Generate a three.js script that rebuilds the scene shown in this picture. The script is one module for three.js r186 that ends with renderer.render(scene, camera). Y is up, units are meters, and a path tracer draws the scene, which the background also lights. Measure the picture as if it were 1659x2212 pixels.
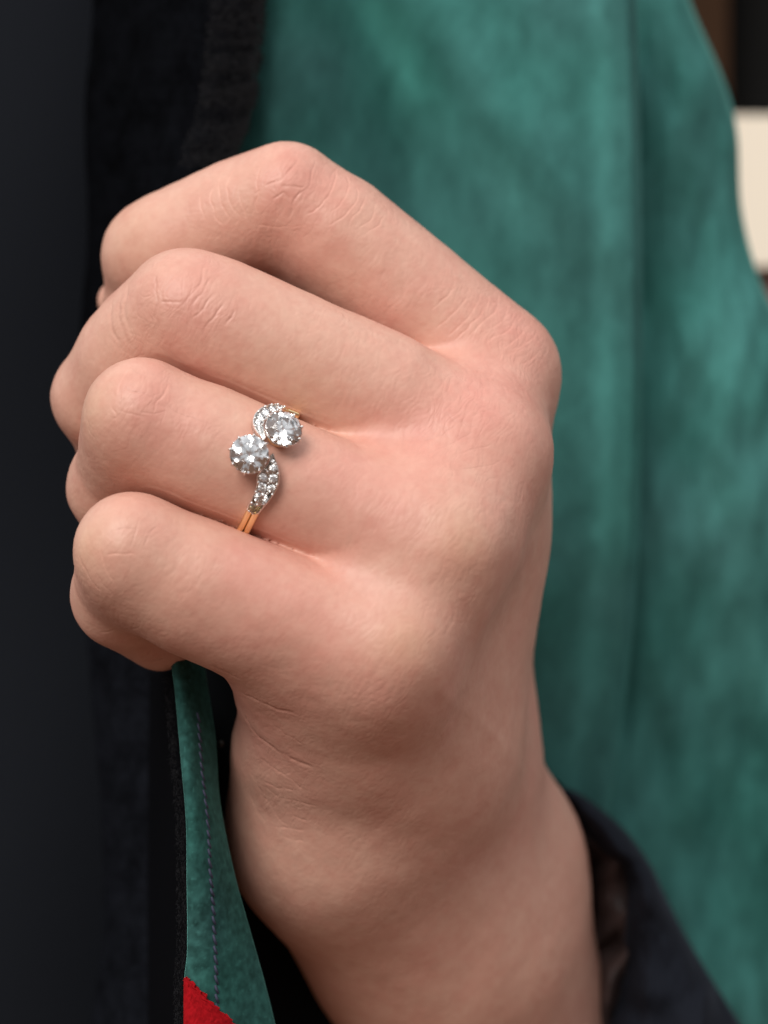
import * as THREE from 'three';
import { mergeGeometries } from 'three/addons/utils/BufferGeometryUtils.js';

// ---------------------------------------------------------------- camera, sky, sun, exposure
const MM = 0.001, DIST = 550;                    // millimetres; the eye stands 550 mm in front of the ring
const PX = 0.06377;                              // millimetres per picture unit (the frame is 1659 x 2212 of them) at the ring
const HEIGHT = 1250;                             // the hand is held at chest height
const scene = new THREE.Scene();
const camera = new THREE.PerspectiveCamera(2 * Math.atan(1106 * PX / DIST) * 180 / Math.PI, 0.75, 0.05, 50);
camera.position.set(0, HEIGHT * MM, DIST * MM);
camera.lookAt(0, HEIGHT * MM, 0);
camera.focus = 0.548;
camera.userData.fStop = 12;
const renderer = new THREE.WebGLRenderer({ antialias: true });
renderer.setSize(768, 1024);
renderer.toneMapping = THREE.LinearToneMapping;
renderer.toneMappingExposure = 1.18;
renderer.shadowMap.enabled = true;
{
  // overcast daylight: one soft grey dome, brightest overhead, unseen ground below tinted warm to redden shaded skin
  const W = 256, H = 128, d = new Float32Array(W * H * 4);
  for (let j = 0; j < H; j++) for (let i = 0; i < W; i++) {
    const el = ((j + 0.5) / H - 0.5) * Math.PI, s = Math.sin(el), o = (j * W + i) * 4;
    const v = s > 0 ? 0.13 + 0.85 * Math.pow(s, 0.65) : 0.12;
    d[o] = v * (s > 0 ? 0.99 : 1.35); d[o + 1] = v * (s > 0 ? 1.0 : 0.78); d[o + 2] = v * (s > 0 ? 1.03 : 0.55); d[o + 3] = 1;
  }
  const t = new THREE.DataTexture(d, W, H, THREE.RGBAFormat, THREE.FloatType);
  t.mapping = THREE.EquirectangularReflectionMapping; t.magFilter = THREE.LinearFilter; t.needsUpdate = true;
  scene.background = t; scene.environment = t;
}
const sun = new THREE.DirectionalLight(new THREE.Color(1.0, 0.955, 0.9), 2.1);
sun.position.set(-0.5, HEIGHT * MM + 0.85, 1.0);
sun.target.position.set(0, HEIGHT * MM, 0);
sun.castShadow = true; sun.shadow.radius = 60;
Object.assign(sun.shadow.camera, { left: -0.3, right: 0.3, top: 0.3, bottom: -0.3, near: 0.1, far: 4 });
scene.add(sun, sun.target);

// ---------------------------------------------------------------- helpers
let seed = 7;
const rnd = () => { seed = (seed + 0x6d2b79f5) | 0; let t = Math.imul(seed ^ (seed >>> 15), 1 | seed); t = (t + Math.imul(t ^ (t >>> 7), 61 | t)) ^ t; return ((t ^ (t >>> 14)) >>> 0) / 4294967296; };
const clamp = (x, a = 0, b = 1) => (x < a ? a : x > b ? b : x), mix = (a, b, t) => a + (b - a) * t;
const step = (a, b, x) => { const t = clamp((x - a) / (b - a)); return t * t * (3 - 2 * t); };
const HASH = new Float32Array(65536); for (let i = 0; i < 65536; i++) HASH[i] = rnd() * 2 - 1;
const hsh = (x, y, z) => HASH[(Math.imul(x, 73856093) ^ Math.imul(y, 19349663) ^ Math.imul(z, 83492791)) >>> 7 & 65535];
function noise(x, y, z) {                        // value noise, -1 .. 1
  const ix = Math.floor(x), iy = Math.floor(y), iz = Math.floor(z), fx = x - ix, fy = y - iy, fz = z - iz;
  const u = fx * fx * (3 - 2 * fx), v = fy * fy * (3 - 2 * fy), w = fz * fz * (3 - 2 * fz);
  const a = mix(mix(hsh(ix, iy, iz), hsh(ix + 1, iy, iz), u), mix(hsh(ix, iy + 1, iz), hsh(ix + 1, iy + 1, iz), u), v);
  const b = mix(mix(hsh(ix, iy, iz + 1), hsh(ix + 1, iy, iz + 1), u), mix(hsh(ix, iy + 1, iz + 1), hsh(ix + 1, iy + 1, iz + 1), u), v);
  return mix(a, b, w);
}
const fbm = (x, y, z, n = 4) => { let s = 0, a = 0.5; for (let i = 0; i < n; i++) { s += a * noise(x, y, z); x = x * 2.03 + 11.3; y = y * 2.03 + 5.7; z = z * 2.03 + 3.1; a *= 0.5; } return s; };
// a picture position (1659 x 2212 units) at a depth in millimetres towards the eye -> millimetres in the place
const P = (x, y, z = 0) => { const k = (DIST - z) / DIST * PX; return [(x - 829.5) * k, (1106 - y) * k, z]; };
const V = (x, y, z = 0) => new THREE.Vector3(...P(x, y, z));
const lin = (r, g, b) => new THREE.Color().setRGB(r, g, b);
const used = {};
function numbered(n) { const k = used[n] = (used[n] ?? -1) + 1; return k ? n + '_' + String(k).padStart(3, '0') : n; }
function thing(name, label, category, at = [0, 0, 0]) {      // `at` in mm, seen from the hand's centre
  const o = new THREE.Group(); o.name = numbered(name); o.position.set(at[0] * MM, (at[1] + HEIGHT) * MM, at[2] * MM);
  o.userData = { label, category }; scene.add(o); o.at = at; return o;
}
function part(name, geometry, material, parent, label) {      // geometry in mm from the hand's centre
  const root = parent.at ? parent : null;
  const m = new THREE.Mesh(geometry, material); m.name = name; m.castShadow = m.receiveShadow = true;
  if (!geometry.userData.placed) { const a = parent.at ?? parent.userData0; geometry.translate(-a[0], -a[1], -a[2]); geometry.scale(MM, MM, MM); geometry.userData.placed = true; }
  m.userData0 = parent.at ?? parent.userData0;
  if (label) m.userData.label = label;
  parent.add(m); return m;
}
function poly(points, x) {                                    // piecewise smooth curve y(x) through sorted [x, y]
  const n = points.length; if (x <= points[0][0]) return points[0][1]; if (x >= points[n - 1][0]) return points[n - 1][1];
  let i = 0; while (x > points[i + 1][0]) i++;
  const p = (k) => points[clamp(k, 0, n - 1)], [x0, y0] = p(i), [x1, y1] = p(i + 1), h = x1 - x0, t = (x - x0) / h;
  const m0 = i ? (y1 - p(i - 1)[1]) / (x1 - p(i - 1)[0]) : (y1 - y0) / h, m1 = i < n - 2 ? (p(i + 2)[1] - y0) / (p(i + 2)[0] - x0) : (y1 - y0) / h;
  const a = t * t, b = a * t;
  return (2 * b - 3 * a + 1) * y0 + (b - 2 * a + t) * h * m0 + (3 * a - 2 * b) * y1 + (b - a) * h * m1;
}
// a cloth of real thickness: f(u, v) -> [x, y, z] mm, closed all round
function cloth(f, nu, nv, thick, colorOf) {
  const g = new THREE.BufferGeometry(), pos = [], col = [], uv = [], idx = [], n = (nu + 1) * (nv + 1), P0 = [], N0 = [];
  for (let j = 0; j <= nv; j++) for (let i = 0; i <= nu; i++) P0.push(f(i / nu, j / nv));
  const at = (i, j) => P0[clamp(j, 0, nv) * (nu + 1) + clamp(i, 0, nu)], a = new THREE.Vector3(), b = new THREE.Vector3();
  for (let j = 0; j <= nv; j++) for (let i = 0; i <= nu; i++) {
    const l = at(i - 1, j), r = at(i + 1, j), d = at(i, j - 1), u = at(i, j + 1);
    a.set(r[0] - l[0], r[1] - l[1], r[2] - l[2]); b.set(u[0] - d[0], u[1] - d[1], u[2] - d[2]);
    N0.push(a.cross(b).normalize().toArray());
  }
  for (const side of [0, 1]) for (let k = 0; k < n; k++) {
    const p = P0[k], m = N0[k], e = side ? -thick : 0;
    pos.push(p[0] + m[0] * e, p[1] + m[1] * e, p[2] + m[2] * e); uv.push(p[0] * MM, p[1] * MM);
    if (colorOf) col.push(...colorOf(p[0], p[1], p[2], (k % (nu + 1)) / nu, Math.floor(k / (nu + 1)) / nv));
  }
  for (let j = 0; j < nv; j++) for (let i = 0; i < nu; i++) {
    const q = j * (nu + 1) + i, r = q + 1, s = q + nu + 1, t = s + 1;
    idx.push(q, r, t, q, t, s, n + q, n + t, n + r, n + q, n + s, n + t);
  }
  const rim = (q, r) => idx.push(q, n + q, n + r, q, n + r, r);
  for (let i = 0; i < nu; i++) { rim(i, i + 1); rim(nv * (nu + 1) + i + 1, nv * (nu + 1) + i); }
  for (let j = 0; j < nv; j++) { rim((j + 1) * (nu + 1), j * (nu + 1)); rim(j * (nu + 1) + nu, (j + 1) * (nu + 1) + nu); }
  g.setAttribute('position', new THREE.Float32BufferAttribute(pos, 3)); g.setAttribute('uv', new THREE.Float32BufferAttribute(uv, 2));
  if (colorOf) g.setAttribute('color', new THREE.Float32BufferAttribute(col, 3));
  g.setIndex(idx); g.computeVertexNormals(); return g;
}

// ---------------------------------------------------------------- the wall behind
{
  const wall = thing('wall', 'blurred dark doorway with brown frame above a pale ledge, right of the coat', 'wall', [60, 40, -220]);
  const box = (x0, x1, y0, y1, z, deep) => { const a = P(x0, y0, z), b = P(x1, y1, z); return new THREE.BoxGeometry(b[0] - a[0], a[1] - b[1], deep).translate((a[0] + b[0]) / 2, (a[1] + b[1]) / 2, z - deep / 2); };
  const m = (r, g, b, rough = 0.8) => new THREE.MeshPhysicalMaterial({ color: lin(r, g, b), roughness: rough, specularIntensity: 0.1 });
  part('door', box(1575, 6000, -3000, 246, -235, 20), m(0.006, 0.006, 0.006), wall);
  part('door_frame', box(1380, 1573, -900, 246, -225, 30), m(0.035, 0.018, 0.01), wall);
  part('ledge', box(1200, 6000, 249, 575, -200, 60), m(0.9, 0.8, 0.66), wall);
  part('lower_wall', box(1300, 6000, 577, 6000, -206, 40), m(0.3, 0.19, 0.17), wall);
}
// ---------------------------------------------------------------- the garments
const velvet = (o) => new THREE.MeshPhysicalMaterial({ roughness: 0.95, specularIntensity: 0.15, sheen: 1, sheenRoughness: 0.5, ...o });
const GREEN = velvet({ vertexColors: true, sheenColor: lin(0.2, 0.56, 0.5) });
const NAVY = velvet({ color: lin(0.002, 0.0022, 0.003), sheenColor: lin(0.004, 0.0045, 0.007), specularIntensity: 0.05 });
const nap = (x, y, z, amount = 1) => {             // brushed patches: the pile lies this way and that
  const a = fbm(x * 0.13, y * 0.08, z * 0.1, 4), b = fbm(x * 0.55 + 9, y * 0.35, z * 0.4 + 4, 3), c = noise(x * 2.3, y * 2.1, z * 2);
  const k = 1.25 + amount * (0.3 * a + 0.3 * b + 0.08 * c), w = 0.5 + 0.5 * fbm(x * 0.07 + 30, y * 0.06, z * 0.07, 2);
  return [0.034 * k * (0.8 + 0.5 * w), 0.126 * k, 0.112 * k * (0.95 + 0.14 * w)];
};
// dress under the open coat
{
  const dress = thing('dress', 'smooth dark navy dress showing at the far left under the open coat', 'dress', [-60, -30, -75]);
  part('bodice', cloth((u, v) => { const x = mix(-500, 420, u), y = mix(2420, -220, v); const s = (x + 60) / 330; return P(x, y, -68 - 6 * s * s * (s > 0 ? 1 : 0.12) + 1.2 * Math.sin(y * 0.004 + x * 0.004)); }, 60, 60, 1), new THREE.MeshPhysicalMaterial({ color: lin(0.0075, 0.0092, 0.0128), roughness: 0.9, specularIntensity: 0.25, sheen: 0.4, sheenColor: lin(0.05, 0.055, 0.08) }), dress);
}
const coat = thing('velvet_coat', 'green velvet coat with black velvet facing and dark sleeve, its edge held in the hand', 'coat', [20, -10, -50]);
{
  const ridge = (y) => poly([[-200, 1345], [0, 1357], [300, 1366], [700, 1370], [1100, 1364], [1400, 1345], [1700, 1305], [2400, 1200]], y);
  const left = (y) => poly([[-200, 566], [0, 560], [150, 545], [250, 530], [400, 505], [700, 480], [2400, 470]], y);
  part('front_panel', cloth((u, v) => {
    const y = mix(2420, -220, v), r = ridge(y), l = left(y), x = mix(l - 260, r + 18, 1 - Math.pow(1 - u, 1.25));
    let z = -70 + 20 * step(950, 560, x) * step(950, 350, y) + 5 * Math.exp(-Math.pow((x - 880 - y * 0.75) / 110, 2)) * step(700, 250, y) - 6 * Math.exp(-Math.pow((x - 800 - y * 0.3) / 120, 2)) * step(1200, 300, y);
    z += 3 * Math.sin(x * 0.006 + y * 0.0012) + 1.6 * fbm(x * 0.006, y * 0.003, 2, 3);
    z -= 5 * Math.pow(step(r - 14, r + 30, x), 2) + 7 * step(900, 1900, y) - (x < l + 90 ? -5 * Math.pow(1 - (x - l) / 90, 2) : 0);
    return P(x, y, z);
  }, 200, 260, 1.2, (x, y, z) => { const X = x / PX + 829.5, Y = 1106 - y / PX, s = 1 + 0.75 * Math.exp(-Math.pow((X - 880 - Y * 0.75) / 62, 2)) * step(520, 250, Y) + 0.4 * Math.exp(-Math.pow((X - ridge(Y) + 4) / 30, 2)); return nap(x, y, z).map((q) => q * s); }), GREEN, coat);  // fold highlights painted into the colour: a diagonal streak and the ridge edge
  const right = (y) => poly([[-200, 1440], [0, 1490], [170, 1562], [280, 1592], [450, 1602], [600, 1640], [700, 1690], [900, 1800], [1300, 1900], [2400, 1950]], y);
  part('side_panel', cloth((u, v) => {
    const y = mix(2420, -220, v), r = right(y), l = ridge(y) - 160, t = Math.sin(u * Math.PI * 0.5), x = mix(l, r, t);
    return P(x, y, -85 - 5 * step(1150, 1750, y) - 14 * Math.pow(u, 5) + 8 * fbm(x * 0.0075, y * 0.0022, 7, 3) + 4 * Math.exp(-Math.pow((x - 1770 + (y - 1300) * 0.1) / 60, 2)) * step(700, 1300, y));
  }, 120, 220, 1.2, (x, y, z) => nap(x, y, z, 1.1).map((q) => q * 1.15)), GREEN, coat);
  // black velvet facing turned outwards, behind the fingers
  const facing = (y) => poly([[-200, 578], [0, 560], [150, 545], [250, 530], [330, 500], [600, 440], [1300, 400], [2400, 395]], y);
  part('facing', cloth((u, v) => {
    const y = mix(2420, -220, v), r = facing(y), x = mix(170 + 22 * noise(y * 0.004, 2, 1) + 40 * step(900, 2000, y), r + 4 + 3 * noise(y * 0.07, 4, 1) + 4 * noise(y * 0.02, 7, 1), u);
    return P(x, y, mix(-78, -41, Math.pow(u, 0.45)) + 1.5 * Math.sin(x * 0.02 + 0.002 * y) - 3 * Math.pow(u, 12));
  }, 120, 420, 1.2, (x, y) => { const e = step(-40, -16, x) * step(20, 60, y), k = clamp(1 + 0.7 * fbm(x * 0.5, y * 0.3, 3, 4) + 0.35 * noise(x * 2.4, y * 1.8, 1), 0.3, 2) * (1 + 0.4 * e); const b = 1 + 1.8 * step(20, -30, y); return [0.002 * k * b, 0.0023 * k * b, 0.0032 * k * b]; }), velvet({ vertexColors: true, sheenColor: lin(0.012, 0.013, 0.019), specularIntensity: 0.05 }), coat, 'black velvet facing with a fuzzy edge');
  part('shade_sheet', cloth((u, v) => P(mix(380, 1000, u), mix(2420, 1150, v), -46 + 3 * Math.sin(u * 9)), 30, 30, 1), velvet({ color: lin(0.004, 0.005, 0.006), sheenColor: lin(0.01, 0.01, 0.012) }), coat, 'dark sheet standing in for the shaded gap inside the coat edge');  // dark sheet added in place of the shade between edge band and wrist
  // green suede edge coming out of the fist
  const sl = (y) => poly([[1300, 366], [1400, 366], [1500, 378], [1650, 391], [1770, 401], [1900, 403], [2055, 404], [2116, 398], [2300, 398]], y);
  const sr = (y) => poly([[1300, 430], [1420, 440], [1500, 452], [1595, 466], [1730, 476], [1886, 507], [2010, 541], [2116, 571], [2212, 595], [2300, 615]], y);
  const strip = (u, y, lift = 0) => { const x = mix(sl(y), sr(y), u); return P(x, y, mix(-9, 2, step(1380, 1900, y)) - 11 * u * u - 1.5 * Math.pow(1 - u, 6) + 0.3 * fbm(x * 0.03, y * 0.02, 1) + lift); };
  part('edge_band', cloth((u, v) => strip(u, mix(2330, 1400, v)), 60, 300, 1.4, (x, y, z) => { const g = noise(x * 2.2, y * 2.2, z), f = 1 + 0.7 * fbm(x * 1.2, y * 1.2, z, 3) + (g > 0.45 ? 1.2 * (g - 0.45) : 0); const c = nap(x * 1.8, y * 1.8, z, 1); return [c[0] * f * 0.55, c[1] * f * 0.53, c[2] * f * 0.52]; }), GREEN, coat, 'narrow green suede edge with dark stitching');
  const seam = (y) => poly([[1500, 424], [1550, 428], [1663, 436], [1755, 446.5], [1817, 451], [1867, 453], [1955, 460], [2001, 462], [2066, 465.5], [2151, 468], [2212, 470], [2300, 474]], y);
  const thread = new THREE.MeshStandardMaterial({ color: lin(0.035, 0.04, 0.075), roughness: 0.8 });
  for (let y = 1540, n = 0; y < 2290; n++) {
    const len = 15 + 5 * rnd(), pts = [];
    for (let k = 0; k <= 5; k++) { const t = k / 5, yy = y + len * t, u = clamp((seam(yy) + (t - 0.5) * 5 - sl(yy)) / (sr(yy) - sl(yy))); pts.push(new THREE.Vector3(...strip(u, yy, 0.32 * Math.sin(Math.PI * t) - 0.08))); }
    part('stitch', new THREE.TubeGeometry(new THREE.CatmullRomCurve3(pts), 6, 0.2, 6), thread, coat);
    y += len + 2.5 + 2 * rnd();
  }
  // red felt motif at the bottom of the band
  part('red_motif', cloth((u, v) => {
    const y = mix(2330, 2112, v), t = clamp((y - 2112) / 100, 0, 2.2), x0 = sl(y) - 1, x1 = x0 + 4 + 108 * t + (v < 0.97 ? 3 * Math.sin(y * 0.5) + 3 * noise(y * 0.12, 3, 1) : 0), x = mix(x0, x1, u);
    return strip((x - sl(y)) / (sr(y) - sl(y)), y, 0.7 + 0.1 * noise(x * 0.5, y * 0.5, 2));
  }, 40, 60, 0.5, (x, y, z) => { const k = 1 + 0.5 * fbm(x * 2.5, y * 2.5, z, 3); return [0.33 * k, 0.006 * k, 0.01 * k]; }), velvet({ vertexColors: true, sheenColor: lin(0.5, 0.02, 0.02) }), coat, 'red felt motif');
  const low = (y) => sl(y) + 3;
  part('facing', cloth((u, v) => { const y = mix(2330, 1450, v); return P(mix(318, low(y), u), y, mix(-52, -2, Math.pow(u, 0.6)) - 1.5 * Math.pow(u, 9) + mix(-7, 0, step(1350, 1900, y))); }, 30, 80, 1.6), NAVY, coat, 'black velvet facing beside the suede edge');
  // pile standing out along the edges of the facing
  const hairs = [], hair = (x, y, z, dx, len) => hairs.push([P(x, y, z), dx, len, y < 400 ? 1.8 : 1]);
  for (let k = 0; k < 7000; k++) { const y = -60 + 420 * rnd(); hair(facing(y) + 9 - 120 * Math.pow(rnd(), 2.6), y, -40 - 2.5 * rnd(), 0.4 + 0.9 * rnd(), (0.6 + 1.1 * rnd()) * (0.8 + 0.5 * noise(y * 0.08, 1, 1))); }
  for (let k = 0; k < 3200; k++) { const y = 1460 + 800 * rnd(); hair(low(y) - 26 * Math.pow(rnd(), 1.5), y, mix(-11, 0, step(1380, 1900, y)) - 2 - 3.5 * rnd(), -0.5 + rnd(), 0.35 + 0.75 * rnd()); }
  const pile = new THREE.InstancedMesh(new THREE.ConeGeometry(0.022, 1, 4).translate(0, 0.5, 0), new THREE.MeshStandardMaterial({ color: lin(0.0042, 0.0044, 0.0064), roughness: 0.9 }), hairs.length);
  const M4 = new THREE.Matrix4(), Q = new THREE.Quaternion(), UPV = new THREE.Vector3(0, 1, 0), D = new THREE.Vector3();
  hairs.forEach(([p, dx, len, fat], n) => {
    D.set(dx * (0.5 + rnd()), (rnd() - 0.5) * 2.2 - 0.2, 0.3 + rnd() * 0.8).normalize(); Q.setFromUnitVectors(UPV, D);
    M4.compose(new THREE.Vector3((p[0] - coat.at[0]) * MM, (p[1] - coat.at[1]) * MM, (p[2] - coat.at[2]) * MM), Q, new THREE.Vector3(fat * MM, len * MM, fat * MM)); pile.setMatrixAt(n, M4);
  });
  pile.name = 'pile'; pile.userData.kind = 'stuff'; coat.add(pile);
  // press studs in the shade of the opening
  const metal = new THREE.MeshStandardMaterial({ color: lin(0.1, 0.1, 0.09), metalness: 1, roughness: 0.4 });
  for (const x of [478, 505]) part('press_stud', new THREE.SphereGeometry(0.5, 16, 10).scale(1, 1, 0.6).translate(...P(x, 1607, -22)), metal, coat);
  // sleeve: lining turned open beside the wrist, navy outside
  const outer = (y) => poly([[1690, 1195], [1696, 1209], [1713, 1249], [1749, 1300], [1794, 1351], [1861, 1401], [1932, 1436], [2013, 1477], [2099, 1528], [2212, 1599], [2300, 1650], [2400, 1700]], y);
  const inner = (y) => poly([[1690, 1190], [1700, 1200], [1754, 1244], [1835, 1305], [1866, 1350], [1946, 1362], [2074, 1356], [2212, 1325], [2400, 1290]], y);
  part('sleeve', cloth((u, v) => { const y = mix(2390, 1692, v), a = inner(y) - 14, b = outer(y), x = mix(a, b, Math.sin(u * Math.PI / 2)); const w = (b - a) * 0.03; return P(x, y, -60 + w * Math.sin(Math.PI * Math.min(1, u * 1.2 + 0.08)) - 16 * Math.pow(u, 4) - 8 * Math.exp(-u * 14) + 2.8 * fbm(x * 0.02, y * 0.009, 5, 3) + 1.6 * Math.sin((x + y * 0.5) * 0.045 + 4 * noise(x * 0.008, y * 0.008, 2))); }, 60, 90, 1.2), velvet({ color: lin(0.012, 0.014, 0.02), sheenColor: lin(0.08, 0.09, 0.12) }), coat, 'dark navy sleeve pushed back from the wrist');
  part('sleeve_lining', cloth((u, v) => { const y = mix(2390, 1700, v), b = inner(y), x = mix(b - 260, b, u); return P(x, y, -90 + 30 * Math.pow(u, 0.8) - 4 * Math.pow(u, 14) + 3.4 * fbm(x * 0.022, y * 0.007, 9, 3) + 1.7 * Math.sin((x * 0.8 + y * 0.35) * 0.07 + 3 * noise(x * 0.01, y * 0.01, 4))); }, 50, 90, 1, (x, y) => { const k = 1 + 1.1 * fbm(x * 0.5, y * 0.35, 2, 4); return [0.05 * k, 0.034 * k, 0.032 * k]; }), velvet({ vertexColors: true, sheenColor: lin(0.2, 0.14, 0.13), roughness: 0.5, specularIntensity: 0.4 }), coat, 'brownish black lining of the sleeve');
}
// ---------------------------------------------------------------- the hand
const DETAIL = 0.4;                                // mm, cell of the first mesh; it is split once where it is seen and twice along the creases
// joints: [picture x, picture y, depth mm, radius in picture units]
const J = {
  index: [[1070, 803, -19, 118], [618, 428, -17, 118], [328, 548, -25, 106], [312, 700, -33, 96]],
  middle: [[1030, 975, -7, 122], [397, 665, -5, 121], [222, 856, -17, 108], [290, 1010, -26, 98]],
  ring: [[930, 1182, 2, 114], [306, 899, 3, 118], [258, 1050, -12, 109], [330, 1200, -20, 98]],
  pinky: [[825, 1402, 5, 120], [285, 1190, 8, 118], [266, 1288, -5, 107], [345, 1368, -12, 84]],
};
const prims = [];                                 // one tapered bone each: start, direction, radii, group, blend
const cone = (group, a, b, k = 3) => {
  const p = P(...a), q = P(...b), d = [q[0] - p[0], q[1] - p[1], q[2] - p[2]];
  const r1 = a[3] * PX, r2 = b[3] * PX, l2 = d[0] * d[0] + d[1] * d[1] + d[2] * d[2] + 1e-9, rr = r1 - r2;
  prims.push({ p, d, i: 1 / l2, l2, r: r1, r2, s: r2 - r1, rr, a2: l2 - rr * rr, sr: Math.sign(rr) * rr * rr, group, k });
};
const F = ['index', 'middle', 'ring', 'pinky'];
F.forEach((f, n) => { const j = J[f]; for (let i = 0; i < 3; i++) cone(n, j[i], j[i + 1], 2.2); });
// flesh: the bellies of the finger bones
cone(0, [740, 512, -18, 118], [950, 690, -19, 124], 5); cone(0, [385, 530, -22, 111], [520, 470, -20, 112], 5);
cone(0, [600, 470, -22, 100], [1010, 830, -25, 112], 5);
cone(1, [490, 702, -5, 123], [840, 850, -7, 124], 5); cone(1, [290, 770, -11, 114], [310, 750, -10, 114], 5);
cone(1, [390, 716, -8, 112], [960, 1000, -10, 118], 5);
cone(2, [450, 972, 2, 115], [760, 1100, 2, 114], 5); cone(2, [325, 952, -1, 108], [880, 1185, -1, 114], 5);
cone(3, [430, 1285, 5, 124], [760, 1410, 0, 132], 5); cone(3, [330, 1235, 5, 110], [780, 1430, 2, 118], 5);
// thumb tip, just showing left of the first finger
cone(4, [255, 650, -38, 48], [400, 760, -40, 90], 3);
// palm: the four metacarpals, the roll of flesh under the little finger, the heel of the hand, the wrist and forearm
const palm = (a, b, k, g = 5) => cone(g, a, b, k);
palm([1070, 803, -19, 116], [1022, 1450, -46, 116], 8);
palm([1045, 830, -21, 112], [1035, 1250, -40, 103], 8);
palm([1030, 985, -7, 120], [985, 1600, -44, 140], 10);
palm([940, 1165, 0, 118], [930, 1650, -31, 160], 10);
palm([830, 1405, 1, 124], [850, 1700, -24, 175], 10);
palm([1030, 988, -8.5, 117], [940, 1168, -1, 117], 10);
palm([940, 1168, -1, 117], [830, 1400, 1, 120], 10);
palm([790, 1490, -6, 112], [890, 1660, -24, 150], 14);
palm([690, 1470, -9, 118], [800, 1640, -20, 150], 12);
palm([592, 1505, -9, 72], [640, 1600, -14, 105], 6);
palm([1010, 1150, -21, 108], [905, 1560, -23, 130], 14);
palm([610, 1440, -3, 98], [760, 1590, -10, 126], 6);
palm([975, 1700, -42, 190], [1000, 2400, -66, 292], 10);
palm([975, 1520, -50, 106], [1055, 1860, -60, 192], 10);
palm([1055, 1860, -60, 194], [1170, 2360, -76, 216], 10);
palm([985, 1172, 4.5, 66], [930, 1300, 1, 70], 5);             // knuckle heads and the tendon over the little finger's
palm([868, 1385, 6.5, 72], [838, 1500, -1, 82], 5);
palm([680, 1640, -21, 176], [726, 1800, -28, 222], 8);
palm([726, 1800, -28, 222], [880, 2020, -46, 244], 8);
palm([800, 1700, -30, 190], [960, 2050, -50, 250], 10);
const NP = prims.length;
const smin = (a, b, k) => { const h = Math.max(k - Math.abs(a - b), 0) / k; return Math.min(a, b) - h * h * k * 0.25; };
// how far along a finger's first bone a point lies: 0 at the knuckle of the hand, 1 at the middle joint
const axes = F.map((f) => { const a = P(...J[f][0]), b = P(...J[f][1]), d = [b[0] - a[0], b[1] - a[1], b[2] - a[2]], i = 1 / (d[0] ** 2 + d[1] ** 2 + d[2] ** 2); return [a[0], a[1], a[2], d[0] * i, d[1] * i, d[2] * i]; });
const along = (n, x, y, z) => { const a = axes[n]; return (x - a[0]) * a[3] + (y - a[1]) * a[4] + (z - a[2]) * a[5]; };
const WEB = [0, 0.2, 0.36, 0.29];                  // where the cleft towards the finger above ends
const dg = new Float64Array(7);
function sdf(x, y, z, list) {
  dg.fill(1e3);
  for (let n = 0; n < list.length; n++) {
    const c = prims[list[n]], px = x - c.p[0], py = y - c.p[1], pz = z - c.p[2];
    const yy = px * c.d[0] + py * c.d[1] + pz * c.d[2], zz = yy - c.l2, ex = px * c.l2 - c.d[0] * yy, ey = py * c.l2 - c.d[1] * yy, ez = pz * c.l2 - c.d[2] * yy;
    const x2 = ex * ex + ey * ey + ez * ez, y2 = yy * yy * c.l2, z2 = zz * zz * c.l2, kk = c.sr * x2;
    const d = (zz < 0 ? -1 : 1) * c.a2 * z2 > kk ? Math.sqrt(x2 + z2) * c.i - c.r2 : (yy < 0 ? -1 : 1) * c.a2 * y2 < kk ? Math.sqrt(x2 + y2) * c.i - c.r : (Math.sqrt(x2 * c.a2 * c.i) + yy * c.rr) * c.i - c.r;
    const g = c.group; dg[g] = dg[g] > 900 ? d : smin(dg[g], d, c.k);
  }
  let d = dg[0];
  for (let n = 1; n < 4; n++) if (dg[n] < 900) {               // fingers melt into each other at the web and press together beyond it
    if (d > 900) { d = dg[n]; continue; }
    const apart = step(WEB[n] - 0.08, WEB[n] + 0.1, along(n, x, y, z)), gap = (d - dg[n]) / 0.85;
    d = smin(d, dg[n], mix(5.5, 0.6, apart)) + 0.6 * apart * step(WEB[n] + 0.06, WEB[n] + (n === 3 ? 0.42 : 0.22), along(n, x, y, z)) * Math.exp(-gap * gap);
  }
  if (dg[4] < 900) d = smin(d, dg[4], 0.9);
  if (dg[5] < 900) d = d > 900 ? dg[5] : smin(d, dg[5], 6);
  return d;
}
const ALL = prims.map((_, n) => n);

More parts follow.
